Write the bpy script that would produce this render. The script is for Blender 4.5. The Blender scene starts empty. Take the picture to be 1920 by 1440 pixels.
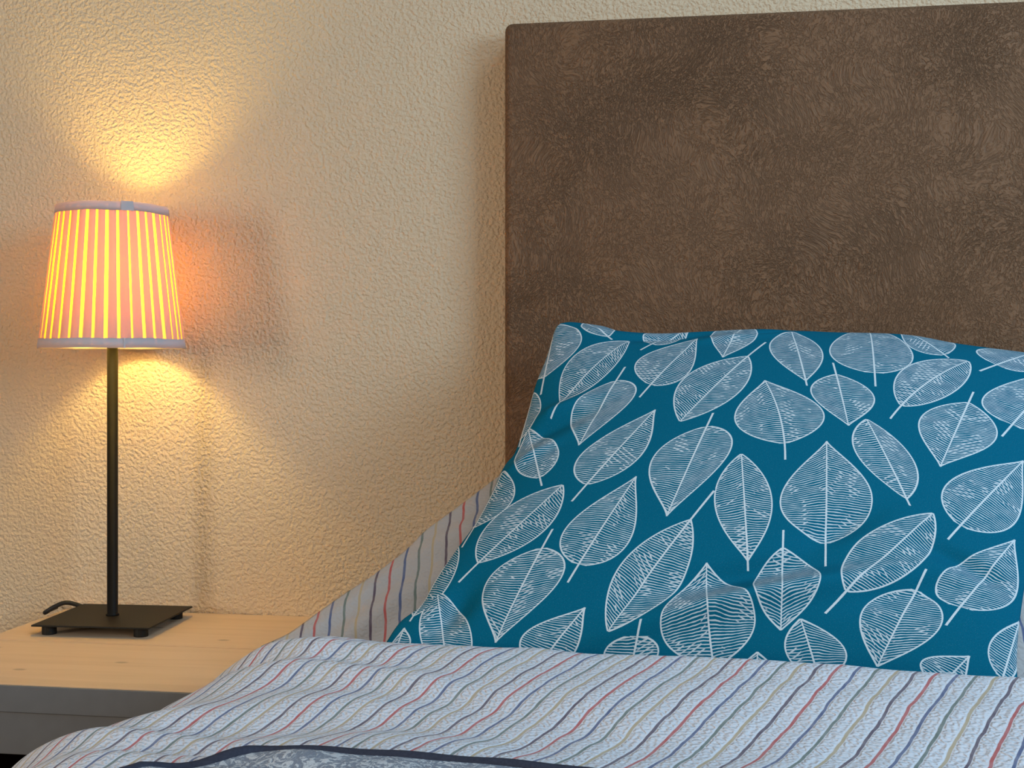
import bpy, bmesh, math, random
import numpy as np
from mathutils import Vector, Matrix, noise

random.seed(7)
scene = bpy.context.scene
COL = scene.collection

# ------------------------------------------------------------------ helpers
def link(name, me, mats=(), parent=None):
    o = bpy.data.objects.new(name, me)
    COL.objects.link(o)
    for m in mats:
        me.materials.append(m)
    if parent is not None:
        o.parent = parent
    return o

def tag(o, label=None, cat=None, group=None, kind=None):
    if label: o['label'] = label
    if cat: o['category'] = cat
    if group: o['group'] = group
    if kind: o['kind'] = kind
    return o

def thing(name, label, cat, loc=(0, 0, 0), rotz=0.0):
    o = bpy.data.objects.new(name, None)
    o.empty_display_size = 0.05
    COL.objects.link(o)
    o.location = loc
    o.rotation_euler = (0, 0, rotz)
    return tag(o, label, cat)

def bm_obj(name, bm, mats, parent=None, smooth=False):
    me = bpy.data.meshes.new(name)
    bm.normal_update()
    bm.to_mesh(me)
    bm.free()
    if smooth:
        me.polygons.foreach_set('use_smooth', [True] * len(me.polygons))
    return link(name, me, mats, parent)

def box_bm(x0, x1, y0, y1, z0, z1, bevel=0.0, seg=3):
    bm = bmesh.new()
    bmesh.ops.create_cube(bm, size=1.0)
    for v in bm.verts:
        v.co = Vector((x0 + (v.co.x + .5) * (x1 - x0), y0 + (v.co.y + .5) * (y1 - y0), z0 + (v.co.z + .5) * (z1 - z0)))
    if bevel > 0:
        bmesh.ops.bevel(bm, geom=bm.edges[:], offset=bevel, segments=seg, profile=.5, affect='EDGES')
    return bm

def lathe_bm(profile, n=32, cap=True, cx=0, cy=0):
    bm = bmesh.new()
    rings = []
    for r, z in profile:
        rings.append([bm.verts.new((cx + r * math.cos(2 * math.pi * i / n), cy + r * math.sin(2 * math.pi * i / n), z)) for i in range(n)])
    for a, b in zip(rings, rings[1:]):
        for i in range(n):
            bm.faces.new((a[i], a[(i + 1) % n], b[(i + 1) % n], b[i]))
    if cap:
        bm.faces.new(list(reversed(rings[0])))
        bm.faces.new(rings[-1])
    return bm

def tube_bm(pts, rad, n=10):
    bm = bmesh.new()
    pts = [Vector(p) for p in pts]
    rings = []
    for i, p in enumerate(pts):
        t = (pts[min(i + 1, len(pts) - 1)] - pts[max(i - 1, 0)]).normalized()
        ref = Vector((0, 0, 1)) if abs(t.z) < .9 else Vector((1, 0, 0))
        a = t.cross(ref).normalized()
        b = a.cross(t).normalized()
        r = rad(i) if callable(rad) else rad
        rings.append([bm.verts.new(p + (a * math.cos(2 * math.pi * k / n) + b * math.sin(2 * math.pi * k / n)) * r) for k in range(n)])
    for a, b in zip(rings, rings[1:]):
        for i in range(n):
            bm.faces.new((a[i], a[(i + 1) % n], b[(i + 1) % n], b[i]))
    bm.faces.new(rings[0])
    bm.faces.new(list(reversed(rings[-1])))
    bmesh.ops.recalc_face_normals(bm, faces=bm.faces[:])
    return bm

def catmull(pts, n):
    """n samples, evenly spaced by arc length, along a Catmull-Rom curve through pts."""
    P = np.array(pts, float)
    P = np.vstack([2 * P[0] - P[1], P, 2 * P[-1] - P[-2]])
    out = []
    for i in range(1, len(P) - 2):
        t = np.linspace(0, 1, 24, endpoint=False)[:, None]
        p0, p1, p2, p3 = P[i - 1], P[i], P[i + 1], P[i + 2]
        out.append(.5 * (2 * p1 + (p2 - p0) * t + (2 * p0 - 5 * p1 + 4 * p2 - p3) * t ** 2 + (3 * p1 - p0 - 3 * p2 + p3) * t ** 3))
    Q = np.vstack(out + [P[-2][None]])
    d = np.concatenate([[0], np.cumsum(np.linalg.norm(np.diff(Q, axis=0), axis=1))])
    s = np.linspace(0, d[-1], n)
    return np.stack([np.interp(s, d, Q[:, k]) for k in range(Q.shape[1])], 1)

def grid_mesh(name, P):
    """P: (rows, cols, 3) -> quad mesh; vertex index = row*cols + col."""
    r, c = P.shape[:2]
    idx = np.arange(r * c).reshape(r, c)
    F = np.stack([idx[:-1, :-1], idx[:-1, 1:], idx[1:, 1:], idx[1:, :-1]], -1).reshape(-1, 4)
    return P.reshape(-1, 3), F

def mesh_from(name, V, F, smooth=True):
    me = bpy.data.meshes.new(name)
    me.vertices.add(len(V))
    me.vertices.foreach_set('co', np.asarray(V, np.float32).ravel())
    F = np.asarray(F, np.int32)
    me.loops.add(F.size)
    me.loops.foreach_set('vertex_index', F.ravel())
    me.polygons.add(len(F))
    me.polygons.foreach_set('loop_start', np.arange(0, F.size, F.shape[1], dtype=np.int32))
    me.polygons.foreach_set('use_smooth', np.full(len(F), smooth))
    me.update(calc_edges=True)
    me.validate()
    return me

def add_uv(me, uv_per_vertex):
    uv = me.uv_layers.new(name='cloth')
    li = np.empty(len(me.loops), np.int32)
    me.loops.foreach_get('vertex_index', li)
    uv.data.foreach_set('uv', np.asarray(uv_per_vertex, np.float32)[li].ravel())

# ------------------------------------------------------------------ node helper
class N:
    def __init__(self, name):
        self.m = bpy.data.materials.new(name)
        self.m.use_nodes = True
        self.t = self.m.node_tree
        self.t.nodes.clear()
        self.out = self.t.nodes.new('ShaderNodeOutputMaterial')
    def node(self, ty, **kw):
        n = self.t.nodes.new(ty)
        for k, v in kw.items():
            setattr(n, k, v)
        return n
    def put(self, sock, v):
        if isinstance(v, bpy.types.NodeSocket):
            self.t.links.new(v, sock)
        elif v is not None:
            if sock.type == 'RGBA' and len(v) == 3:
                v = (*v, 1)
            sock.default_value = v
    def M(self, op, a, b=None, c=None, clamp=False):
        n = self.node('ShaderNodeMath', operation=op, use_clamp=clamp)
        for i, v in enumerate((a, b, c)):
            if v is not None:
                self.put(n.inputs[i], v)
        return n.outputs[0]
    def mix(self, f, a, b):
        n = self.node('ShaderNodeMix', data_type='RGBA')
        self.put(n.inputs[0], f); self.put(n.inputs[6], a); self.put(n.inputs[7], b)
        return n.outputs[2]
    def ss(self, x, lo, hi):
        n = self.node('ShaderNodeMapRange', interpolation_type='SMOOTHSTEP')
        self.put(n.inputs[0], x); self.put(n.inputs[1], lo); self.put(n.inputs[2], hi)
        return n.outputs[0]
    def noise(self, vec, scale, detail=2.0, rough=.5, dist=0.0, out=0):
        n = self.node('ShaderNodeTexNoise')
        self.put(n.inputs['Vector'], vec)
        self.put(n.inputs['Scale'], scale); self.put(n.inputs['Detail'], detail)
        self.put(n.inputs['Roughness'], rough); self.put(n.inputs['Distortion'], dist)
        return n.outputs[out]
    def obj(self):
        return self.node('ShaderNodeTexCoord').outputs['Object']
    def uv(self, name='cloth'):
        n = self.node('ShaderNodeUVMap', uv_map=name)
        return n.outputs[0]
    def sep(self, v):
        n = self.node('ShaderNodeSeparateXYZ'); self.put(n.inputs[0], v)
        return n.outputs
    def comb(self, x=0., y=0., z=0.):
        n = self.node('ShaderNodeCombineXYZ')
        for i, v in enumerate((x, y, z)):
            self.put(n.inputs[i], v)
        return n.outputs[0]
    def mapping(self, v, scale=(1, 1, 1), rot=(0, 0, 0), loc=(0, 0, 0)):
        n = self.node('ShaderNodeMapping')
        self.put(n.inputs[0], v)
        n.inputs['Location'].default_value = loc
        n.inputs['Rotation'].default_value = rot
        n.inputs['Scale'].default_value = scale
        return n.outputs[0]
    def bump(self, h, dist, strength=1.0, normal=None):
        n = self.node('ShaderNodeBump')
        n.inputs['Strength'].default_value = strength
        n.inputs['Distance'].default_value = dist
        self.put(n.inputs['Height'], h)
        if normal is not None:
            self.put(n.inputs['Normal'], normal)
        return n.outputs[0]
    def bsdf(self, color, rough=.8, normal=None, spec=.3, metal=0., sheen=0.):
        n = self.node('ShaderNodeBsdfPrincipled')
        self.put(n.inputs['Base Color'], color)
        self.put(n.inputs['Roughness'], rough)
        self.put(n.inputs['Specular IOR Level'], spec)
        self.put(n.inputs['Metallic'], metal)
        if sheen:
            n.inputs['Sheen Weight'].default_value = sheen
        if normal is not None:
            self.put(n.inputs['Normal'], normal)
        return n.outputs[0]
    def done(self, shader):
        self.t.links.new(shader, self.out.inputs['Surface'])
        return self.m

# ------------------------------------------------------------------ materials
def mat_plaster():
    n = N('roughcast_plaster')
    p = n.obj()
    a = n.noise(p, 205., 2., .45, .15)
    b = n.noise(p, 430., 2., .5, .3)
    h = n.M('ADD', n.ss(a, .27, .72), n.M('MULTIPLY', b, .30))
    big = n.noise(p, 3.0, 2.)
    col = n.mix(big, (.70, .54, .355), (.73, .565, .375))
    return n.done(n.bsdf(col, .9, n.bump(h, .0016, .9), .1))

def mat_leather():
    n = N('brown_leather')
    p = n.obj()
    warp = n.noise(p, 6., 2., .5, 0., 1)
    v1 = n.node('ShaderNodeVectorMath', operation='MULTIPLY_ADD')
    n.put(v1.inputs[0], warp); v1.inputs[1].default_value = (.16, .16, .16); n.put(v1.inputs[2], p)
    pw = n.mapping(v1.outputs[0], (1, 1, .62))
    g = n.noise(pw, 250., 3., .6, 1.3)
    vo = n.node('ShaderNodeTexVoronoi', feature='DISTANCE_TO_EDGE')
    n.put(vo.inputs['Vector'], pw); vo.inputs['Scale'].default_value = 290.
    zone = n.ss(n.noise(p, 7., 2.), .38, .68)
    h = n.M('ADD', n.M('MULTIPLY', n.ss(g, .33, .6), n.M('MULTIPLY_ADD', zone, .45, .55)), n.M('MULTIPLY', vo.outputs[0], .5))
    tone = n.noise(p, 2.5, 3.)
    col = n.mix(tone, (.212, .110, .053), (.250, .133, .067))
    col = n.mix(n.M('MULTIPLY', n.ss(g, .52, .30), .55), col, (.11, .058, .030))
    return n.done(n.bsdf(col, .62, n.bump(h, .0020, 1.0), .25))

STRIPE = [(.085, .05, .085), (.52, .075, .065), (.06, .10, .24), (.135, .185, .155), (.52, .40, .225)]
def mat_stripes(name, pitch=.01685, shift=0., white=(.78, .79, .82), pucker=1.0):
    n = N(name)
    uv = n.uv()
    s = n.sep(uv)
    wob = n.M('MULTIPLY', n.M('SUBTRACT', n.noise(uv, 38., 2.), .5), .0042)
    u = n.M('ADD', n.M('ADD', s[0], wob), 10.0 + shift)
    k = n.M('DIVIDE', u, pitch)
    idx = n.M('FLOOR', k)
    fr = n.M('SUBTRACT', k, idx)
    d = n.M('ABSOLUTE', n.M('SUBTRACT', fr, .5))
    edge = n.M('MULTIPLY_ADD', n.noise(uv, 300., 1.), .02, .074)
    line = n.ss(d, n.M('ADD', edge, .018), n.M('SUBTRACT', edge, .012))
    c5 = n.M('MODULO', idx, 5.0)
    col = STRIPE[0]
    for i in range(1, 5):
        col = n.mix(n.M('GREATER_THAN', c5, i - .5), col, STRIPE[i])
    fade = n.M('MULTIPLY', line, n.M('MULTIPLY_ADD', n.noise(uv, 90., 2.), .35, .66, clamp=True))
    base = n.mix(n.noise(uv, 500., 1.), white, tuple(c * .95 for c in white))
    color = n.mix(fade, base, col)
    # puckered seersucker bands between the flat stripes
    pv = n.comb(n.M('MULTIPLY', s[0], 225.), n.M('MULTIPLY', s[1], 330.), 0.)
    pk = n.noise(pv, 1.0, .6, .4, .15)
    band = n.ss(d, .10, .24)
    wv = n.noise(uv, 1500., 1.)
    h = n.M('ADD', n.M('MULTIPLY', n.M('MULTIPLY', n.ss(pk, .30, .70), band), 1.0), n.M('MULTIPLY', wv, .06))
    return n.done(n.bsdf(color, .9, n.bump(h, .0014 * pucker, .9), .1, sheen=.1))

def mat_teal():
    """Teal linen printed with white line-drawn leaves; the leaf coordinates come from the cloth's own attributes."""
    n = N('teal_leaf_print')
    def attr(nm):
        a = n.node('ShaderNodeAttribute', attribute_name=nm)
        return n.sep(a.outputs['Vector'])
    s, t, stem = attr('leaf_coord')
    L, W, ea = attr('leaf_size')
    eb, seed, on = attr('leaf_form')
    sc = n.M('MINIMUM', n.M('MAXIMUM', s, .0015), .9985)
    m = n.M('DIVIDE', ea, n.M('ADD', ea, eb))
    f = n.M('MULTIPLY', n.M('POWER', sc, ea), n.M('POWER', n.M('SUBTRACT', 1., sc), eb))
    f0 = n.M('MULTIPLY', n.M('POWER', m, ea), n.M('POWER', n.M('SUBTRACT', 1., m), eb))
    w = n.M('DIVIDE', f, f0)
    at = n.M('ABSOLUTE', t)
    g = n.M('SUBTRACT', at, w)
    wd = n.M('MULTIPLY', w, n.M('SUBTRACT', n.M('DIVIDE', ea, sc), n.M('DIVIDE', eb, n.M('SUBTRACT', 1., sc))))
    gx = n.M('DIVIDE', wd, L)
    gy = n.M('DIVIDE', 1., W)
    grad = n.M('SQRT', n.M('ADD', n.M('MULTIPLY', gx, gx), n.M('MULTIPLY', gy, gy)))
    dist = n.M('DIVIDE', g, grad)
    x = n.M('MULTIPLY', s, L)
    y = n.M('MULTIPLY', at, W)
    ys = n.M('MULTIPLY', t, W)
    pos = n.comb(x, ys, seed)
    rag = n.M('MULTIPLY', n.M('SUBTRACT', n.noise(pos, 700., 1.), .5), .00035)
    inS = n.M('MULTIPLY', n.M('GREATER_THAN', s, .0), n.M('LESS_THAN', s, 1.0))
    outline = n.M('MULTIPLY', inS, n.ss(n.M('ABSOLUTE', n.M('ADD', dist, rag)), .00088, .00060))
    inside = n.M('MULTIPLY', inS, n.M('LESS_THAN', dist, 0.))
    mid = n.ss(n.M('ADD', y, rag), n.M('MULTIPLY_ADD', s, -.0004, .00115), n.M('MULTIPLY_ADD', s, -.0004, .00085))
    stemOn = n.M('MULTIPLY', n.M('GREATER_THAN', s, n.M('MULTIPLY', stem, -1.)), n.M('LESS_THAN', s, .99))
    mid = n.M('MULTIPLY', mid, stemOn)
    # veins
    nz = n.M('SUBTRACT', n.noise(n.comb(x, n.M('MULTIPLY', ys, .6), seed), 62., 1., .5, .2), .5)
    nz2 = n.M('SUBTRACT', n.noise(n.comb(x, ys, n.M('ADD', seed, 7.3)), 210., 1.), .5)
    wob = n.M('ADD', n.M('MULTIPLY', nz, .0050), n.M('MULTIPLY', nz2, .0007))
    wob = n.M('MULTIPLY', wob, n.ss(y, 0., .008))
    slope = n.M('MULTIPLY_ADD', sc, .85, -.18)
    def fam(extra, spacing, width):
        ph = n.M('DIVIDE', n.M('ADD', n.M('ADD', x, n.M('MULTIPLY', y, n.M('ADD', slope, extra))), wob), spacing)
        fr = n.M('ABSOLUTE', n.M('SUBTRACT', n.M('FRACT', n.M('ADD', ph, n.M('MULTIPLY', n.M('GREATER_THAN', t, 0.), .4))), .5))
        return n.ss(fr, n.M('ADD', width, .07), n.M('SUBTRACT', width, .07))
    wvar = n.M('MULTIPLY_ADD', n.noise(pos, 110., 1.), .22, .055)
    A = fam(0., .0029, wvar)
    B = fam(.62, .0058, n.M('MULTIPLY', wvar, .8))
    zone = n.ss(n.noise(n.comb(x, ys, n.M('ADD', seed, 3.1)), 55., 1.), .57, .61)
    veins = n.M('MAXIMUM', A, n.M('MULTIPLY', B, zone))
    veins = n.M('MULTIPLY', n.M('MULTIPLY', veins, inside), .88)
    ink = n.M('MAXIMUM', n.M('MAXIMUM', outline, veins), mid)
    ink = n.M('MULTIPLY', ink, on)
    uv = n.uv()
    weave = n.noise(uv, 1400., 2., .7)
    ink = n.M('MULTIPLY', ink, n.M('MULTIPLY_ADD', weave, .35, .78, clamp=True))
    fine = n.node('ShaderNodeTexNoise')
    n.put(fine.inputs['Vector'], n.mapping(uv, (1, 1, 1), (0, 0, .12)))
    fine.inputs['Scale'].default_value = 900.; fine.inputs['Detail'].default_value = 3.
    speck = n.ss(n.noise(uv, 1100., 1.), .60, .78)
    teal = n.mix(fine.outputs[0], (.0010, .090, .160), (.0030, .175, .27))
    teal = n.mix(n.M('MULTIPLY', speck, .35), teal, (.10, .27, .34))
    col = n.mix(ink, teal, (.74, .80, .80))
    return n.done(n.bsdf(col, .88, n.bump(n.M('ADD', weave, n.M('MULTIPLY', ink, .4)), .0004, .6), .05))

def mat_paintwood():
    n = N('pale_limed_wood')
    p = n.obj()
    g = n.noise(n.mapping(p, (3.2, 42., 42.)), 1.0, 4., .6, .7)
    kn = n.node('ShaderNodeTexVoronoi', voronoi_dimensions='2D')
    n.put(kn.inputs['Vector'], n.mapping(p, (5.5, 9.5, 9.5), (0, 0, .1), (.31, .12, 0)))
    kn.inputs['Scale'].default_value = 1.
    knot = n.ss(kn.outputs['Distance'], .06, .02)
    col = n.mix(n.M('MULTIPLY', n.ss(g, .40, .70), .38), (.70, .50, .325), (.56, .38, .22))
    col = n.mix(n.M('MULTIPLY', knot, .55), col, (.25, .17, .11))
    return n.done(n.bsdf(col, .5, n.bump(g, .0005, .5), .35))

def mat_metal():
    n = N('black_powder_coated_metal')
    p = n.obj()
    g = n.noise(p, 1500., 2.)
    return n.done(n.bsdf((.015, .013, .010), n.M('MULTIPLY_ADD', g, .12, .5), n.bump(g, .0002, .3), .2))

def mat_cloth_shade(name, col, tcol, share, bumpy=1.0):
    n = N(name)
    p = n.obj()
    wv = n.noise(n.mapping(p, (1, 1, .35)), 900., 2.)
    nrm = n.bump(wv, .0003, .5 * bumpy)
    d = n.node('ShaderNodeBsdfDiffuse'); n.put(d.inputs['Color'], col); n.put(d.inputs['Normal'], nrm)
    t = n.node('ShaderNodeBsdfTranslucent')
    n.put(t.inputs['Color'], n.mix(n.M('MULTIPLY', wv, .5), tcol, tuple(c * .8 for c in tcol)))
    mx = n.node('ShaderNodeMixShader'); mx.inputs[0].default_value = share
    n.t.links.new(d.outputs[0], mx.inputs[1]); n.t.links.new(t.outputs[0], mx.inputs[2])
    return n.done(mx.outputs[0])

def mat_plain(name, col, rough=.5, spec=.4):
    n = N(name)
    g = n.noise(n.obj(), 60., 2.)
    c = n.mix(g, col, tuple(v * .85 for v in col))
    return n.done(n.bsdf(c, rough, None, spec))

def mat_bulb():
    n = N('lit_warm_bulb')
    e = n.node('ShaderNodeEmission')
    e.inputs['Color'].default_value = (*BULB_COLOR, 1)
    e.inputs['Strength'].default_value = BULB_STRENGTH
    return n.done(e.outputs[0])

def mat_floor():
    n = N('dark_wood_floor')
    p = n.obj()
    s = n.sep(p)
    plank = n.M('FLOOR', n.M('DIVIDE', s[0], .13))
    seam = n.M('FRACT', n.M('DIVIDE', s[0], .13))
    gap = n.M('LESS_THAN', n.M('ABSOLUTE', n.M('SUBTRACT', seam, .5)), .47)
    g = n.noise(n.comb(n.M('MULTIPLY', s[0], 40.), n.M('MULTIPLY', s[1], 4.), plank), 1., 4., .6, .5)
    col = n.mix(g, (.055, .022, .012), (.10, .045, .024))
    col = n.mix(gap, (.01, .006, .004), col)
    return n.done(n.bsdf(col, .45, n.bump(n.M('MULTIPLY', gap, 1.), .001, .5), .4))

def mat_quilt():
    n = N('grey_patchwork_quilt')
    uv = n.uv()
    a = n.noise(uv, 95., 3., .6, 2.2)
    col = n.mix(n.ss(a, .50, .56), (.26, .29, .34), (.68, .70, .71))
    b = n.noise(uv, 230., 2., .5, 2.5)
    col = n.mix(n.M('MULTIPLY', n.ss(b, .55, .60), .6), col, (.42, .45, .48))
    vo = n.node('ShaderNodeTexVoronoi')
    n.put(vo.inputs['Vector'], uv); vo.inputs['Scale'].default_value = 17.
    pick = n.sep(vo.outputs['Color'])[0]
    yel = n.M('MULTIPLY', n.M('GREATER_THAN', pick, .55), n.ss(vo.outputs['Distance'], .34, .26))
    col = n.mix(n.M('MULTIPLY', yel, .8), col, (.62, .52, .20))
    return n.done(n.bsdf(col, .9, n.bump(a, .002, .6), .1))

def mat_binding():
    n = N('navy_binding')
    g = n.noise(n.obj(), 400., 2.)
    return n.done(n.bsdf(n.mix(g, (.030, .034, .052), (.058, .063, .088)), .85, n.bump(g, .0006, .6), .15))

# ------------------------------------------------------------------ camera
FPX = 2420.0
YAW = math.radians(9.27)
CAM = Vector((0, 0, .9016))
def make_camera():
    cd = bpy.data.cameras.new('camera')
    cd.sensor_fit = 'HORIZONTAL'
    cd.sensor_width = 36.0
    cd.lens = 36.0 * FPX / 1920
    cd.shift_y = -30.0 / 1920
    cd.clip_start = .02
    o = bpy.data.objects.new('camera', cd)
    COL.objects.link(o)
    o.location = CAM
    o.rotation_euler = (math.pi / 2, 0, YAW)
    scene.camera = o

# ------------------------------------------------------------------ cushions
SLOPE_N = np.array([0., -.745, .667]); SLOPE_N /= np.linalg.norm(SLOPE_N)
SLOPE_A = np.array([1., 0., 0.])
SLOPE_C = np.cross(SLOPE_N, SLOPE_A)
SLOPE_O = np.array([0., 1.589, .956])

def coons(left, right, bottom, top, nu, nv):
    """edges as point lists: left/right from bottom to top, bottom/top from left to right -> (nv, nu, 2)"""
    l, r = catmull(left, nv), catmull(right, nv)
    b, t = catmull(bottom, nu), catmull(top, nu)
    u = np.linspace(0, 1, nu)[None, :, None]
    v = np.linspace(0, 1, nv)[:, None, None]
    return ((1 - u) * l[:, None] + u * r[:, None] + (1 - v) * b[None] + v * t[None]
            - ((1 - u) * (1 - v) * b[0] + u * (1 - v) * b[-1] + (1 - u) * v * t[0] + u * v * t[-1]))

def gbump(X, Y, x, y, sx, sy, ang, amp):
    c, s = math.cos(ang), math.sin(ang)
    p = (X - x) * c + (Y - y) * s
    q = -(X - x) * s + (Y - y) * c
    return amp * np.exp(-(p / sx) ** 2 - (q / sy) ** 2)

TEAL_LEFT = [(-.345, -.462), (-.331, -.428), (-.3113, -.4064), (-.3014, -.3767), (-.286, -.3426), (-.2676, -.3039), (-.2546, -.2641),
             (-.2486, -.2381), (-.2425, -.2206), (-.2341, -.2036), (-.2266, -.1563), (-.2196, -.0986), (-.2107, -.0557), (-.2048, -.0111), (-.1990, .0016)]
TEAL_TOP = [(-.1990, .0016), (-.1827, .0033), (-.1458, -.0043), (-.1224, -.0135), (-.0735, -.0191), (-.0159, -.0168), (.0537, -.0146),
            (.1283, -.0203), (.2136, -.0242), (.2721, -.0381), (.3411, -.05), (.385, -.058), (.41, -.05)]
TEAL_RIGHT = [(.276, -.484), (.275, -.46), (.284, -.41), (.305, -.33), (.330, -.24), (.355, -.15), (.388, -.08), (.41, -.05)]
TEAL_BOTTOM = [(-.345, -.462), (-.32, -.470), (-.20, -.477), (-.02, -.480), (.14, -.483), (.24, -.487), (.276, -.484)]

def teal_front(nu, nv):
    ac = coons(TEAL_LEFT, TEAL_RIGHT, TEAL_BOTTOM, TEAL_TOP, nu, nv)
    U = np.linspace(-1, 1, nu)[None, :] * np.ones((nv, 1))
    V = np.linspace(-1, 1, nv)[:, None] * np.ones((1, nu))
    prof = ((1 - np.abs(U) ** 2.2) * (1 - np.abs(V) ** 2.2))
    h = .062 * np.clip(prof, 0, 1) ** .62
    A, Cc = ac[..., 0], ac[..., 1]
    soft = np.clip((1 - np.abs(U)) * 9, 0, 1) * np.clip((1 - np.abs(V)) * 9, 0, 1)
    w = 0
    w = w + gbump(A, Cc, .02, -.415, .12, .012, .25, 0.0145) - gbump(A, Cc, .03, -.385, .11, .012, .22, 0.0101)
    w = w + gbump(A, Cc, .115, -.335, .05, .014, .55, -0.0116)
    w = w + gbump(A, Cc, -.195, -.165, .05, .010, .35, 0.0087) - gbump(A, Cc, -.19, -.19, .05, .010, .35, 0.0072)
    w = w + gbump(A, Cc, -.23, -.235, .045, .008, .45, 0.0087)
    w = w + gbump(A, Cc, .235, -.36, .04, .010, -.35, -0.0087) + gbump(A, Cc, .19, -.395, .06, .012, .25, -0.0072)
    w = w + gbump(A, Cc, -.05, -.035, .05, .009, .12, -0.0116) + gbump(A, Cc, .06, -.032, .03, .008, .4, -0.0087)
    w = w + gbump(A, Cc, -.14, -.022, .045, .008, -.2, 0.0072) + gbump(A, Cc, .02, -.05, .06, .008, .2, 0.0058)
    w = w + gbump(A, Cc, -.27, -.42, .03, .015, .9, -0.0116)
    h = h + w * soft
    P = SLOPE_O + A[..., None] * SLOPE_A + Cc[..., None] * SLOPE_C + h[..., None] * SLOPE_N
    return P, ac, prof

STRIPED_LEFT = [(-.515, -.405), (-.487, -.388), (-.461, -.3627), (-.435, -.337), (-.402, -.307), (-.370, -.273), (-.349, -.243), (-.315, -.208), (-.271, -.161), (-.23, -.115), (-.215, -.085)]
STRIPED_TOP = [(-.215, -.085), (-.15, -.10), (.1, -.115), (.33, -.115), (.43, -.095)]
STRIPED_RIGHT = [(.39, -.425), (.375, -.38), (.375, -.27), (.40, -.15), (.43, -.095)]
STRIPED_BOTTOM = [(-.515, -.405), (-.46, -.42), (-.2, -.43), (.2, -.435), (.36, -.432), (.39, -.425)]

def cushion_mesh(name, ac, prof, Pf, back_h, off):
    nv, nu = prof.shape
    hb = -back_h * np.clip(prof, 0, 1) ** .62
    A, Cc = ac[..., 0], ac[..., 1]
    Pb = SLOPE_O + A[..., None] * SLOPE_A + Cc[..., None] * SLOPE_C + (hb + off)[..., None] * SLOPE_N
    Vf, Ff = grid_mesh(name, Pf)
    idx = np.arange(nu * nv).reshape(nv, nu)
    bidx = -np.ones_like(idx)
    rim = np.zeros_like(idx, bool); rim[0] = rim[-1] = True; rim[:, 0] = rim[:, -1] = True
    bidx[rim] = idx[rim]
    bidx[~rim] = nu * nv + np.arange((~rim).sum())
    V = np.vstack([Vf, Pb[~rim]])
    Fb = np.stack([bidx[:-1, :-1], bidx[1:, :-1], bidx[1:, 1:], bidx[:-1, 1:]], -1).reshape(-1, 4)
    me = mesh_from(name, V, np.vstack([Ff, Fb]))
    uvv = np.vstack([ac.reshape(-1, 2), ac[~rim] + np.array([0, 1.0])])
    add_uv(me, uvv)
    return me, len(Ff)

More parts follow.
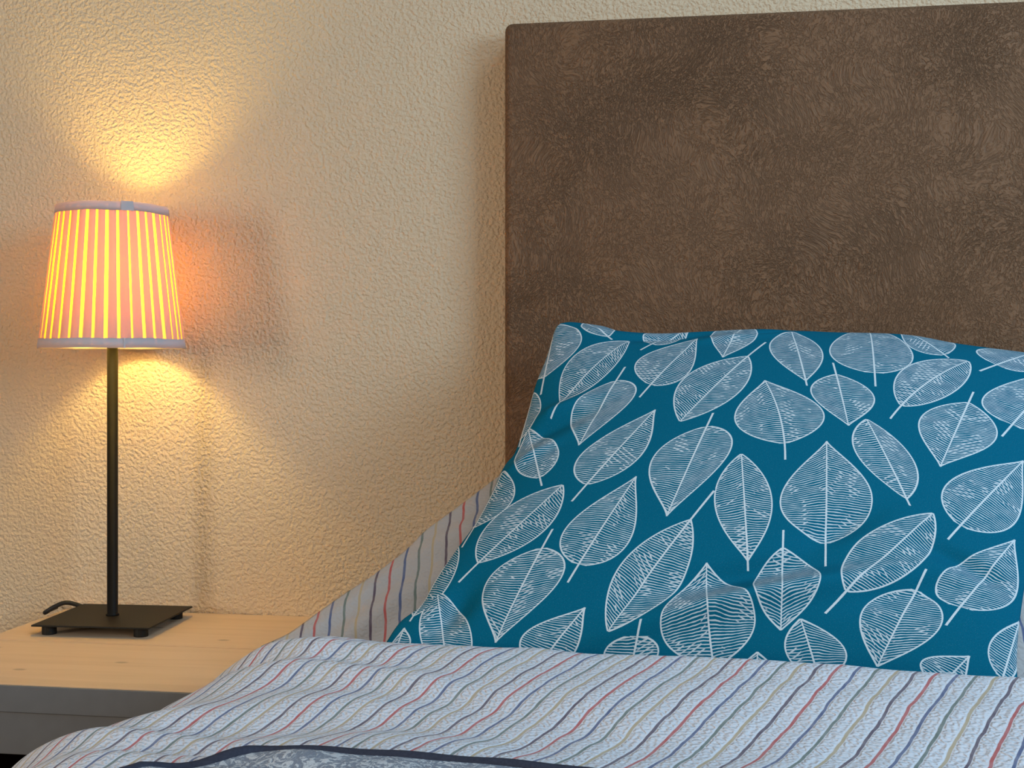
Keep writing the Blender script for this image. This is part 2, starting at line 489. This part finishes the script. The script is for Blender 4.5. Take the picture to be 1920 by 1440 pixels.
# printed leaves in cloth metres: base, tip, half widths, where they are widest, bend, tip form, stalk
LEAVES = [
    ((-0.209, -0.0975), (-0.2058, 0.0018), 0.0265, 0.0386, 0.407, 0.585, 0.496, 0.0, 0.9, 0.294),
    ((-0.1829, -0.1556), (-0.1102, -0.0453), 0.036, 0.0229, 0.561, 0.491, 0.526, 0.029, 0.9, 0.163),
    ((-0.1203, -0.1274), (-0.1558, -0.2241), 0.0308, 0.0304, 0.195, 0.495, 0.345, 0.0, 1.3, 0.254),
    ((-0.0801, -0.1396), (-0.029, -0.0536), 0.0386, 0.0279, 0.338, 0.327, 0.333, 0.0, 1.3, 0.231),
    ((0.0281, -0.096), (-0.0457, -0.2018), 0.0278, 0.0369, 0.443, 0.542, 0.492, 0.0, 0.92, 0.285),
    ((-0.1425, -0.2819), (-0.0731, -0.1816), 0.0319, 0.0271, 0.258, 0.467, 0.362, 0.0, 1.267, 0.209),
    ((-0.017, -0.2111), (-0.0565, -0.3274), 0.0342, 0.0398, 0.195, 0.49, 0.343, 0.0, 1.3, 0.172),
    ((0.0643, -0.2345), (0.046, -0.1402), 0.0478, 0.0462, 0.423, 0.354, 0.388, -0.04, 1.25, 0.223),
    ((0.0904, -0.1406), (0.0796, -0.0374), 0.0306, 0.0263, 0.601, 0.497, 0.549, 0.0, 0.92, 0.077),
    ((0.1238, -0.1287), (0.1316, -0.2075), 0.034, 0.0314, 0.488, 0.343, 0.415, 0.0, 1.25, 0.266),
    ((0.1656, -0.1236), (0.1714, -0.0017), 0.0475, 0.0434, 0.305, 0.318, 0.311, 0.0, 1.3, 0.186),
    ((0.1894, -0.173), (0.2713, -0.0876), 0.0304, 0.0269, 0.434, 0.526, 0.48, 0.04, 0.779, 0.207),
    ((0.2621, -0.1577), (0.2217, -0.2516), 0.0388, 0.0373, 0.303, 0.509, 0.406, 0.0, 1.3, 0.188),
    ((0.184, -0.2953), (0.1511, -0.197), 0.0281, 0.0253, 0.625, 0.39, 0.507, 0.0, 0.92, 0.081),
    ((0.306, -0.1783), (0.3755, -0.0796), 0.0401, 0.0227, 0.125, 0.31, 0.26, 0.0, 1.3, 0.198),
    ((0.302, -0.0892), (0.3624, -0.0457), 0.0325, 0.0237, 0.11, 0.407, 0.26, 0.0, 1.3, 0.338),
    ((0.2469, -0.0789), (0.2068, -0.0151), 0.0254, 0.0325, 0.382, 0.352, 0.367, 0.0, 1.241, 0.098),
    ((0.1016, -0.3476), (0.1078, -0.2301), 0.0457, 0.0452, 0.311, 0.428, 0.37, 0.0, 1.3, 0.23),
    ((0.0246, -0.3736), (0.0194, -0.2495), 0.0299, 0.0275, 0.525, 0.523, 0.524, 0.0, 0.92, 0.061),
    ((-0.1441, -0.3798), (-0.0898, -0.2761), 0.0343, 0.0333, 0.247, 0.369, 0.308, 0.0, 1.3, 0.186),
    ((-0.2519, -0.3679), (-0.1689, -0.279), 0.033, 0.029, 0.401, 0.557, 0.479, 0.0, 0.92, 0.232),
    ((-0.1841, -0.3591), (-0.2245, -0.4565), 0.0343, 0.0386, 0.207, 0.507, 0.357, 0.0, 1.297, 0.233),
    ((-0.0321, -0.3313), (-0.1113, -0.4479), 0.0297, 0.0289, 0.464, 0.554, 0.509, 0.0, 0.92, 0.295),
    ((-0.0087, -0.4722), (-0.0157, -0.3778), 0.0464, 0.0448, 0.345, 0.409, 0.377, 0.026, 1.3, 0.046),
    ((0.0592, -0.3589), (0.0554, -0.4407), 0.0362, 0.0274, 0.387, 0.528, 0.458, 0.0, 1.1, 0.219),
    ((0.1185, -0.4021), (0.2086, -0.3093), 0.0271, 0.0278, 0.377, 0.554, 0.465, 0.0, 0.9, 0.23),
    ((0.2351, -0.3187), (0.3118, -0.2229), 0.0357, 0.0339, 0.261, 0.376, 0.318, 0.0, 1.3, 0.184),
    ((0.2262, -0.4055), (0.2899, -0.3208), 0.0303, 0.0315, 0.135, 0.435, 0.285, 0.0, 1.3, 0.238),
    ((0.1863, -0.3912), (0.145, -0.4673), 0.0341, 0.0336, 0.258, 0.558, 0.408, 0.0, 1.1, 0.25),
    ((0.0906, -0.4789), (0.0743, -0.4296), 0.0226, 0.0312, 0.56, 0.26, 0.41, 0.0, 1.036, 0.039),
    ((0.2599, -0.4692), (0.2847, -0.4053), 0.0193, 0.0094, 0.356, 0.257, 0.306, 0.0, 1.3, 0.065),
    ((0.2017, -0.4817), (0.2309, -0.452), 0.0256, 0.0106, 0.11, 0.41, 0.26, 0.0, 1.3, 0.112),
    ((-0.0824, -0.4512), (-0.0939, -0.4973), 0.0225, 0.0282, 0.152, 0.452, 0.302, 0.0, 1.3, 0.294),
    ((-0.1805, -0.4774), (-0.1352, -0.4241), 0.0297, 0.0191, 0.154, 0.454, 0.304, 0.0, 1.3, 0.186),
    ((-0.2692, -0.4916), (-0.2939, -0.3962), 0.023, 0.029, 0.552, 0.371, 0.462, 0.0, 0.84, 0.047),
    ((-0.3296, -0.4647), (-0.3235, -0.4369), 0.0077, 0.0128, 0.137, 0.437, 0.287, 0.0, 1.3, 0.091),
    ((-0.3161, -0.423), (-0.282, -0.3335), 0.0217, 0.0202, 0.499, 0.495, 0.497, 0.0, 0.9, 0.076),
    ((-0.2666, -0.3126), (-0.2425, -0.2381), 0.0122, 0.0326, 0.497, 0.458, 0.477, 0.0, 0.9, 0.368),
    ((-0.196, -0.2632), (-0.2197, -0.1782), 0.023, 0.0265, 0.399, 0.358, 0.379, 0.0, 1.182, 0.151),
    ((-0.2278, -0.1884), (-0.2211, -0.1148), 0.0153, 0.0169, 0.519, 0.469, 0.494, 0.0, 0.9, 0.159),
    ((-0.1364, -0.0355), (-0.1681, 0.0015), 0.013, 0.0177, 0.627, 0.327, 0.477, 0.0, 0.9, 0.168),
    ((-0.0827, -0.0577), (-0.038, -0.0132), 0.0283, 0.018, 0.284, 0.35, 0.317, 0.0, 1.3, 0.284),
    ((0.0272, -0.0021), (0.0, -0.0968), 0.0253, 0.0298, 0.461, 0.415, 0.438, 0.0, 1.25, 0.073),
    ((0.0334, -0.5001), (0.033, -0.4595), 0.0173, 0.0168, 0.535, 0.54, 0.537, 0.0, 1.25, 0.136),
]

def leaf_profile(s, a, b):
    s = np.clip(s, .004, .996)
    m = a / (a + b)
    return (s ** a * (1 - s) ** b) / (m ** a * (1 - m) ** b)

def leaf_local(Q, lf):
    """cloth points (…,2) -> s (base 0 to tip 1), t (-1 and +1 on the two widest points), bent with the midrib"""
    B, T = np.array(lf[0]), np.array(lf[1])
    ax = T - B
    L = np.linalg.norm(ax)
    ax /= L
    nx = np.array([-ax[1], ax[0]])
    d = Q - B
    s = d @ ax / L
    y = d @ nx
    y = y - lf[7] * L * 4 * s * (1 - s) * (s < 1.3) * (s > -.6)
    # the two widest points set the width on either side and the shear between them
    wl, wr, sl, sr, m = lf[2], lf[3], lf[4], lf[5], lf[6]
    t = np.where(y > 0, y / wl, y / wr)
    s2 = s - np.where(y > 0, sl - m, sr - m) * np.minimum(np.abs(t), 1.5)
    return s2, t, L, wl, wr

def build_teal(parent_mats):
    nu, nv = 430, 330
    P, ac, prof = teal_front(nu, nv)
    me, nf = cushion_mesh('cushion', ac, prof, P, .036, 0.)
    # corner attributes: each face of the print knows which leaf it belongs to
    F = len(me.polygons)
    coord = np.zeros((F, 4, 3), np.float32); size = np.full((F, 4, 3), .05, np.float32); form = np.zeros((F, 4, 3), np.float32)
    form[..., 0] = .8; size[..., 2] = .5
    li = np.empty(F * 4, np.int32); me.loops.foreach_get('vertex_index', li)
    uv = np.empty(F * 8, np.float32); me.uv_layers['cloth'].data.foreach_get('uv', uv)
    Q = uv.reshape(F, 4, 2).astype(float)
    Q[nf:, :, 1] -= 1.0
    Qc = Q.mean(1)
    best = np.full(F, 1e9); who = np.full(F, -1)
    for i, lf in enumerate(LEAVES):
        s, t, L, wl, wr = leaf_local(Qc, lf)
        b = lf[8]; a = lf[6] * b / (1 - lf[6])
        w = leaf_profile(s, a, b)
        W = np.where(t > 0, wl, wr)
        g = (np.abs(t) - w) * W
        g = np.where(s < 0, np.where(s > -lf[9] - .02, np.abs(t) * W - .001, 1.), g)
        g = np.where(s > 1, np.hypot((s - 1) * L, t * W), g)
        ok = g < best
        best = np.where(ok, g, best); who = np.where(ok, i, who)
    who[nf:] = np.where(best[nf:] < .02, who[nf:], who[nf:])
    for i, lf in enumerate(LEAVES):
        sel = np.where((who == i) & (best < .006))[0]
        if not len(sel):
            continue
        s, t, L, wl, wr = leaf_local(Q[sel], lf)
        b = lf[8]; a = lf[6] * b / (1 - lf[6])
        coord[sel, :, 0] = s; coord[sel, :, 1] = t; coord[sel, :, 2] = lf[9]
        size[sel, :, 0] = L; size[sel, :, 1] = np.where(t.mean(1, keepdims=True) > 0, wl, wr); size[sel, :, 2] = a
        form[sel, :, 0] = b; form[sel, :, 1] = i * 1.37; form[sel, :, 2] = 1.
    for nm, arr in (('leaf_coord', coord), ('leaf_size', size), ('leaf_form', form)):
        at = me.attributes.new(nm, 'FLOAT_VECTOR', 'CORNER')
        at.data.foreach_set('vector', arr.ravel())
    return me

# ------------------------------------------------------------------ duvet
def smooth(x, a, b):
    t = np.clip((x - a) / (b - a), 0, 1)
    return t * t * (3 - 2 * t)

def wnoise(X, Y, seed, fx, fy):
    r = np.random.RandomState(seed)
    out = 0
    for k in range(7):
        a, b = r.uniform(.5, 1.5) * fx * r.choice([-1, 1]), r.uniform(.6, 1.4) * fy
        out = out + np.sin(X * a + Y * b + r.uniform(0, 6.28)) / 7 * 2
    return out

def crest_y(X):
    return 1.212 - .150 * (X + .1)

def duvet_point(p, q):
    """p: arc length across the bed, q: arc length along it; q=0 is the crest, negative towards the foot end"""
    X = p.copy(); drop = np.zeros_like(p)
    # left side: rolls over and hangs, bulging wider towards the foot end
    ex = np.interp(q, [-.95, -.36, -.30, -.225, -.15, -.09, -.045, 0], [-.490, -.472, -.474, -.500, -.452, -.410, -.388, -.386])
    over = np.clip(ex - p, 0, None)
    R = .17
    ph = np.minimum(over / R, 1.42)
    X = np.where(over > 0, ex - R * np.sin(ph) - np.clip(over - 1.42 * R, 0, None) * math.cos(1.42), X)
    drop = R * (1 - np.cos(ph)) + np.clip(over - 1.42 * R, 0, None) * math.sin(1.42)
    # along the bed
    Y0 = crest_y(np.clip(p, -.46, 2))
    r = .026
    fold = np.clip(q, 0, None)
    fp = np.minimum(fold / r, 2.3)
    Y = Y0 + np.where(q > 0, r * np.sin(fp) + np.clip(fold - 2.3 * r, 0, None) * math.cos(2.3), q)
    z = .638 - .010 * smooth(-p, .25, .45) - np.where(q > 0, r * (1 - np.cos(fp)) + np.clip(fold - 2.3 * r, 0, None) * math.sin(2.3) * .4, 0)
    z = z + np.interp(p, [-.46, -.40, -.33, -.27, -.18, -.05, .1, .27], [.007, .005, -.004, -.008, -.005, -.004, -.002, -.002]) * (1 - smooth(-q, .03, .12))
    z = z - .030 * smooth(-q, .03, .20) - .006 * smooth(-q, 0, .05)
    fade = np.where(q > 0, np.clip(1 - q * 20, 0, 1), 1)
    left = smooth(-p, .12, .42)
    ridge = np.sin(q * 88 + 5.5 * p + 1.6 * np.sin(p * 9 + 1) + 1.2 * np.sin(q * 23 + p * 14))
    w = (.0005 + .0033 * left) * ridge + .0018 * wnoise(p, q, 3, 16, 26) + .0009 * wnoise(p, q, 5, 60, 55)
    z = z + w * fade - drop
    X = X - .006 * wnoise(q, p, 9, 22, 5) * np.clip(over * 8, 0, 1)
    return np.stack([X, Y, z], -1)

def build_duvet(mat):
    p = np.linspace(-.86, .95, 460)
    q = np.concatenate([np.linspace(-.95, 0, 250), np.linspace(0, .13, 60)[1:]])
    Pq, Pp = np.meshgrid(q, p, indexing='ij')
    P = duvet_point(Pp, Pq)
    V, F = grid_mesh('duvet', P)
    me = mesh_from('duvet', V, F)
    a = math.radians(STRIPE_ANGLE)
    Y = Pq - .150 * (Pp + .1)
    add_uv(me, np.stack([Pp * math.cos(a) - Y * math.sin(a), Pp * math.sin(a) + Y * math.cos(a)], -1).reshape(-1, 2))
    o = link('duvet', me, [mat])
    so = o.modifiers.new('loft', 'SOLIDIFY'); so.thickness = .02; so.offset = -1
    return o

def build_quilt(mq, mb):
    p = np.linspace(-.74, .93, 300)
    def qedge(p):
        return np.interp(p, [-.74, -.6, -.5, -.475, -.45, -.425, -.40, -.375, -.35, -.30, -.25, -.2, -.1, 0, .1, .2, .3, .9], QUILT_Q)
    tt = np.linspace(0, 1, 90)
    Pt, Pp = np.meshgrid(tt, p, indexing='ij')
    Pq = -.93 + (qedge(Pp) + .93) * Pt
    P = duvet_point(Pp, Pq)
    d1 = duvet_point(Pp + 1e-3, Pq) - P; d2 = duvet_point(Pp, Pq + 1e-3) - P
    nr = np.cross(d1, d2); nr /= np.linalg.norm(nr, axis=-1, keepdims=True)
    puff = .0085 + .0012 * np.sin(Pp * 75) * np.sin(Pq * 75)
    P = P + nr * puff[..., None]
    V, F = grid_mesh('quilt', P)
    me = mesh_from('quilt', V, F)
    add_uv(me, np.stack([Pp, Pq], -1).reshape(-1, 2))
    o = link('quilt', me, [mq])
    so = o.modifiers.new('wadding', 'SOLIDIFY'); so.thickness = .004; so.offset = -1
    pe = np.linspace(-.74, .93, 220); qe = qedge(pe)
    E = duvet_point(pe, qe)
    d1 = duvet_point(pe + 1e-3, qe) - E; d2 = duvet_point(pe, qe + 1e-3) - E
    nr = np.cross(d1, d2); nr /= np.linalg.norm(nr, axis=-1, keepdims=True)
    E = E + nr * .0070
    b = bm_obj('binding', tube_bm([tuple(v) for v in E], .0052, 12), [mb], o, True)
    tag(b, 'navy blue fabric binding')
    return o

# ------------------------------------------------------------------ tuning
BULB_COLOR = (1.0, .70, .19)
BULB_STRENGTH = 142.0
BULB_CUT = 46.0
STRIPE_ANGLE = 24.0
QUILT_Q = [-.56, -.50, -.46, -.432, -.397, -.354, -.333, -.318, -.302, -.293, -.289, -.284, -.284, -.294, -.295, -.306, -.308, -.32]
EXPOSURE = 0.0
TABLE_Z = .55
WALL_Y = 1.757

# ------------------------------------------------------------------ build
def build():
    make_camera()
    plaster, leather = mat_plaster(), mat_leather()
    wood, metal, floor_m = mat_paintwood(), mat_metal(), mat_floor()
    # setting
    w = bm_obj('wall_back', box_bm(-2.6, 2.2, WALL_Y, WALL_Y + .12, 0, 2.6), [plaster]); tag(w, kind='structure')
    f = bm_obj('floor', box_bm(-2.6, 2.2, -2.4, WALL_Y, -.05, 0), [floor_m]); tag(f, kind='structure')

    # bed
    bed = thing('bed', 'bed with a tall brown leather headboard against the plaster wall', 'bed', (.42, .75, 0))
    def rel(bm, root):
        bmesh.ops.translate(bm, verts=bm.verts[:], vec=-Vector(root.location))
        return bm
    hb = box_bm(-.288, 1.22, WALL_Y - .060, WALL_Y - .001, .0, 1.3625)
    vert = [e for e in hb.edges]
    bmesh.ops.bevel(hb, geom=vert, offset=.011, segments=5, profile=.5, affect='EDGES')
    o = bm_obj('headboard', rel(hb, bed), [leather], bed, True)
    tag(o, 'tall brown grained leather headboard')
    o = bm_obj('bed_base', rel(box_bm(-.39, 1.22, -.42, WALL_Y - .062, .0, .345, .02, 4), bed), [leather], bed, True)
    sheet = mat_plain('white_fitted_sheet', (.72, .72, .73), .9, .1)
    tag(bm_obj('mattress', rel(box_bm(-.385, 1.215, -.415, WALL_Y - .064, .3455, .535, .04, 5), bed), [sheet], bed, True), 'mattress in a white fitted sheet')

    # nightstand
    x0, x1, y0, y1 = -.945, -.545, 1.322, WALL_Y - .002
    ns = thing('nightstand', 'nightstand with a pale wooden top and grey front, under the lit lamp', 'nightstand', ((x0 + x1) / 2, (y0 + y1) / 2, 0))
    ys = 1.541
    top = box_bm(x0, x1, y0 + .0035, ys - .0011, TABLE_Z - .030, TABLE_Z)
    t2 = box_bm(x0, x1, ys + .0011, y1, TABLE_Z - .030, TABLE_Z)
    me2 = bpy.data.meshes.new('tmp'); t2.to_mesh(me2); t2.free(); top.from_mesh(me2); bpy.data.meshes.remove(me2)
    bm_obj('tabletop', rel(top, ns), [wood], ns)
    grey = mat_plain('grey_paint', (.165, .165, .160), .55, .3)
    tag(bm_obj('edge_band', rel(box_bm(x0, x1, y0, y0 + .0033, TABLE_Z - .030, TABLE_Z - .0004, .0008, 2), ns), [grey], ns), 'grey front edge band')
    bm_obj('drawer_front', rel(box_bm(x0 + .004, x1 - .004, y0 + .003, y0 + .021, TABLE_Z - .0775, TABLE_Z - .0306, .001, 2), ns), [grey], ns)
    for sx in (x0 + .004, x1 - .022):
        bm_obj('side_rail', rel(box_bm(sx, sx + .018, y0 + .0215, y1 - .02, TABLE_Z - .0775, TABLE_Z - .0302, .001, 1), ns), [wood], ns)
    bm_obj('back_rail', rel(box_bm(x0 + .0225, x1 - .0225, y1 - .02, y1 - .002, TABLE_Z - .0775, TABLE_Z - .0302, .001, 1), ns), [wood], ns)
    dark = mat_plain('dark_brown_stained_wood', (.030, .016, .011), .6, .3)
    for sx in (x0 + .004, x1 - .022):
        tag(bm_obj('side_panel', rel(box_bm(sx, sx + .018, y0 + .004, y1 - .02, .0, TABLE_Z - .0777, .001, 1), ns), [dark], ns), 'dark brown side panel')
    tag(bm_obj('back_panel', rel(box_bm(x0 + .0222, x1 - .0222, 1.62, 1.632, .06, TABLE_Z - .0777, .001, 1), ns), [dark], ns), 'dark brown back panel')
    bm_obj('bottom_panel', rel(box_bm(x0 + .0222, x1 - .0222, y0 + .01, 1.6195, .06, .078, .001, 1), ns), [dark], ns)

    build_lamp(metal)

    # bedding
    me = build_teal(None)
    o = link('pillow', me, [mat_teal()])
    tag(o, 'teal pillow printed with white line-drawn leaves', 'pillow', 'pillows on the bed')
    ac = coons(STRIPED_LEFT, STRIPED_RIGHT, STRIPED_BOTTOM, STRIPED_TOP, 220, 150)
    nv, nu = ac.shape[:2]
    U = np.linspace(-1, 1, nu)[None, :] * np.ones((nv, 1)); Vv = np.linspace(-1, 1, nv)[:, None] * np.ones((1, nu))
    prof = (1 - np.abs(U) ** 4) * (1 - np.abs(Vv) ** 3)
    A, Cc = ac[..., 0], ac[..., 1]
    wr = .0035 * np.sin(Cc * 105 - A * 75 + 1.5 * np.sin(A * 22)) * np.clip((1 - np.abs(U)) * 14, 0, 1) * np.clip((1 - np.abs(Vv)) * 8, 0, 1)
    wr = wr + .003 * wnoise(A, Cc, 12, 30, 40) * np.clip((1 - np.abs(U)) * 8, 0, 1)
    h = .034 * np.clip(prof, 0, 1) ** .8 + wr - .10
    Pf = SLOPE_O + A[..., None] * SLOPE_A + Cc[..., None] * SLOPE_C + h[..., None] * SLOPE_N
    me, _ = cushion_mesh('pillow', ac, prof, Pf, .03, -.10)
    # the print runs up the pillow at a slight tilt
    a = math.radians(-6)
    uvl = me.uv_layers['cloth'].data
    buf = np.empty(len(uvl) * 2, np.float32); uvl.foreach_get('uv', buf); buf = buf.reshape(-1, 2)
    buf = np.stack([buf[:, 0] * math.cos(a) - buf[:, 1] * math.sin(a), buf[:, 0] * math.sin(a) + buf[:, 1] * math.cos(a)], 1)
    uvl.foreach_set('uv', buf.astype(np.float32).ravel())
    o = link('pillow', me, [mat_stripes('striped_pillowcase', .0165, .004, white=(.52, .49, .46), pucker=.35)])  # duvet white darkened in the colour, shade behind the teal pillow painted in
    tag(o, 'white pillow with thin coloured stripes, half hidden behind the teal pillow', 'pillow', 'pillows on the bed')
    d = build_duvet(mat_stripes('striped_seersucker', .0155, STRIPE_SHIFT))
    tag(d, 'white seersucker duvet with thin coloured stripes spread over the bed', 'duvet')
    qo = build_quilt(mat_quilt(), mat_binding())
    tag(qo, 'grey and yellow patterned quilt with a navy edge, lying on the duvet', 'quilt')
    lights()

STRIPE_SHIFT = -.0102

def build_lamp(metal):
    cx, cy = -.8215, 1.650
    lamp = thing('table_lamp', 'lit table lamp with a pleated shade on a square black base', 'lamp', (cx, cy, TABLE_Z), math.radians(2.5))
    hw = .0775
    bm_obj('base', box_bm(-hw, hw + .0065, -hw, hw, .0122, .0145, .0006, 2), [metal], lamp)
    for sx in (-1, 1):
        for sy in (-1, 1):
            bm_obj('foot', lathe_bm([(.0092, 0), (.0095, .0008), (.0095, .0122)], 24, True, sx * (hw - .017) + (.0055 if sx > 0 else 0), sy * (hw - .017)), [metal], lamp, False)
    bm_obj('pole', lathe_bm([(.0088, .0145), (.0088, .0165), (.0073, .0172), (.0073, .400)], 28), [mat_plain('matte_black_pole', (.0045, .0042, .004), .55, .18)], lamp, True)
    socket_m = mat_plain('cream_socket_plastic', (.55, .50, .42))
    bm_obj('socket', lathe_bm([(.011, .4002), (.0165, .412), (.0165, .428), (.0145, .431), (.0145, .440)], 28), [socket_m], lamp, True)
    bz = .468
    br = .031
    sph = [(br * math.sin(a), bz - br * math.cos(a)) for a in np.linspace(math.radians(BULB_CUT), math.pi - .05, 16)]
    b = bm_obj('bulb', lathe_bm(sph, 32), [mat_bulb()], lamp, True)
    bm_obj('bulb_collar', lathe_bm([(.0112, .4402), (.0120, .4425), (sph[0][0] * .8, sph[0][1] - .0015), (sph[0][0] + .0008, sph[0][1] - .0003)], 32), [mat_plain('white_bulb_plastic', (.7, .7, .68))], b, True)
    # shade
    zb, zt, rb, rt = .379, .5695, .0942, .0712
    def rad(z):
        return rb + (rt - rb) * (z - zb) / (zt - zb)
    cream, amber = (.66, .60, .56), (.98, .74, .34)
    shade_m = mat_cloth_shade('thin_shade_cloth', (.62, .54, .34), (.90, .52, .010), .42)
    pleat_m = mat_cloth_shade('folded_shade_cloth', cream, (.56, .255, .03), .42)
    band_m = mat_cloth_shade('shade_trim_ribbon', (.66, .62, .62), (.75, .48, .27), .22)
    bm = bmesh.new()
    nz = 9
    def strip(a0, a1, off, bulge, n):
        cols = []
        for i in range(n + 1):
            tt = i / n
            a = a0 + (a1 - a0) * tt
            lift = off + bulge * math.sin(math.pi * tt)
            cols.append([bm.verts.new(((rad(z) + lift) * math.cos(a), (rad(z) + lift) * math.sin(a), z)) for z in np.linspace(zb + .002, zt - .002, nz)])
        for c0, c1 in zip(cols, cols[1:]):
            for k in range(nz - 1):
                bm.faces.new((c0[k], c1[k], c1[k + 1], c0[k + 1])).material_index = 1 if off > 0 else 0
        return cols
    strip(0, 2 * math.pi, 0, 0, 144)
    r = random.Random(4)
    NP = 36
    for i in range(NP):
        a0 = 2 * math.pi * (i + .02 + r.uniform(-.05, .05)) / NP
        a1 = a0 + 2 * math.pi / NP * r.uniform(.66, .88)
        strip(a0, a1, .0013, .0010, 6)
    bmesh.ops.remove_doubles(bm, verts=bm.verts[:], dist=1e-6)
    shade = bm_obj('lamp_shade', bm, [shade_m, pleat_m], lamp, True)
    tag(shade, 'pleated cream fabric shade glowing orange')
    for (z0, z1) in ((zb - .001, zb + .0115), (zt - .0105, zt + .001)):
        bmb = bmesh.new()
        n = 96
        seam = math.radians(-58)
        ringsets = []
        for rr, zz in ((rad(z0) + .0030, z0), (rad(z1) + .0030, z1), (rad(z1) + .0002, z1 + .0004), ):
            ringsets.append([(rr, zz)] )
        rings = []
        for rr, zz in ((rad(z0) - .0016, z0 + .004), (rad(z0) - .0016, z0), (rad(z0) + .0028, z0), (rad(z1) + .0030, z1), (rad(z1) - .0016, z1), (rad(z1) - .0016, z1 - .004)):
            rings.append([bmb.verts.new((rr * math.cos(2 * math.pi * k / n), rr * math.sin(2 * math.pi * k / n), zz + .0004 * math.sin(7 * 2 * math.pi * k / n))) for k in range(n)])
        for a, b2 in zip(rings, rings[1:]):
            for k in range(n):
                bmb.faces.new((a[k], a[(k + 1) % n], b2[(k + 1) % n], b2[k]))
        # the overlap where the ribbon ends meet
        lap = []
        wl = .11 if z0 > zb + .05 else .012
        for k in range(5):
            a = seam + wl * 2 * k / 4
            lap.append([bmb.verts.new((rr * math.cos(a), rr * math.sin(a), zz)) for rr, zz in ((rad(z0) + .0036, z0 - .0005), (rad(z1) + .0038, z1 + .0008))])
        for a, b2 in zip(lap, lap[1:]):
            bmb.faces.new((a[0], b2[0], b2[1], a[1]))
        bm_obj('trim_band', bmb, [band_m], shade, True)
    # wire carrier that holds the shade on the socket
    wire_m = mat_plain('white_wire', (.6, .58, .55))
    bmc = tube_bm([(.0180 * math.cos(a), .0180 * math.sin(a), .4300) for a in np.linspace(0, 2 * math.pi, 25)], .0012, 8)
    for k in range(3):
        a = 2 * math.pi * k / 3 + .4
        zt2 = zt - .008
        arm = tube_bm([(.018 * math.cos(a), .018 * math.sin(a), .4300), (.045 * math.cos(a), .045 * math.sin(a), .445), ((rad(zt2) - .002) * math.cos(a), (rad(zt2) - .002) * math.sin(a), zt2)], .0011, 8)
        m2 = bpy.data.meshes.new('tmp'); arm.to_mesh(m2); arm.free(); bmc.from_mesh(m2); bpy.data.meshes.remove(m2)
    bm_obj('shade_carrier', bmc, [wire_m], lamp, True)
    cord_m = mat_plain('black_cord_rubber', (.012, .012, .012), .5)
    pts = catmull([(-.030, .05, .006), (-.060, .066, .007), (-.082, .068, .014), (-.098, .062, .018), (-.113, .056, .012), (-.122, .056, .006), (-.128, .062, .0035), (-.131, .078, .0035), (-.132, .1045, .0035)], 60)
    bm_obj('power_cord', tube_bm([tuple(v) for v in pts], .0032, 12), [cord_m], lamp, True)

def area(name, loc, target, sx, sy, power, color):
    ld = bpy.data.lights.new(name, 'AREA')
    ld.shape = 'RECTANGLE'; ld.size = sx; ld.size_y = sy
    ld.energy = power; ld.color = color
    o = bpy.data.objects.new(name, ld)
    COL.objects.link(o)
    o.location = loc
    o.rotation_euler = (Vector(target) - Vector(loc)).to_track_quat('-Z', 'Y').to_euler()
    return o

def lights():
    wd = bpy.data.worlds.new('room_daylight')
    scene.world = wd
    wd.use_nodes = True
    bg = wd.node_tree.nodes['Background']
    bg.inputs[0].default_value = (.80, .86, 1.0, 1)
    bg.inputs[1].default_value = .06
    # daylight from a roof window over the bed, a side window, and an added warm fill light behind the camera
    area('roof_window_daylight', (.9, .75, 2.5), (.45, .95, 0), 1.0, 1.0, 17, (.50, .75, 1.0))
    area('window_daylight_right', (2.3, -.4, 1.6), (0, 1.3, .7), 1.2, 1.2, 54, (.50, .75, 1.0))
    area('window_daylight_left', (-2.75, -.75, 1.15), (-.8, 1.65, 1.0), .45, .9, 27, (1.0, .90, .80))
    area('warm_fill_light', (-.3, -1.9, 1.8), (-.4, 1.75, 1.0), 2.0, 2.0, 18, (1.0, .70, .42))

if __name__ == '__main__':
    build()
    vs = scene.view_settings
    vs.view_transform = 'Standard'
    vs.look = 'None'
    vs.exposure = EXPOSURE
    vs.gamma = 1.0
    vs.use_curve_mapping = False
    scene.display_settings.display_device = 'sRGB'
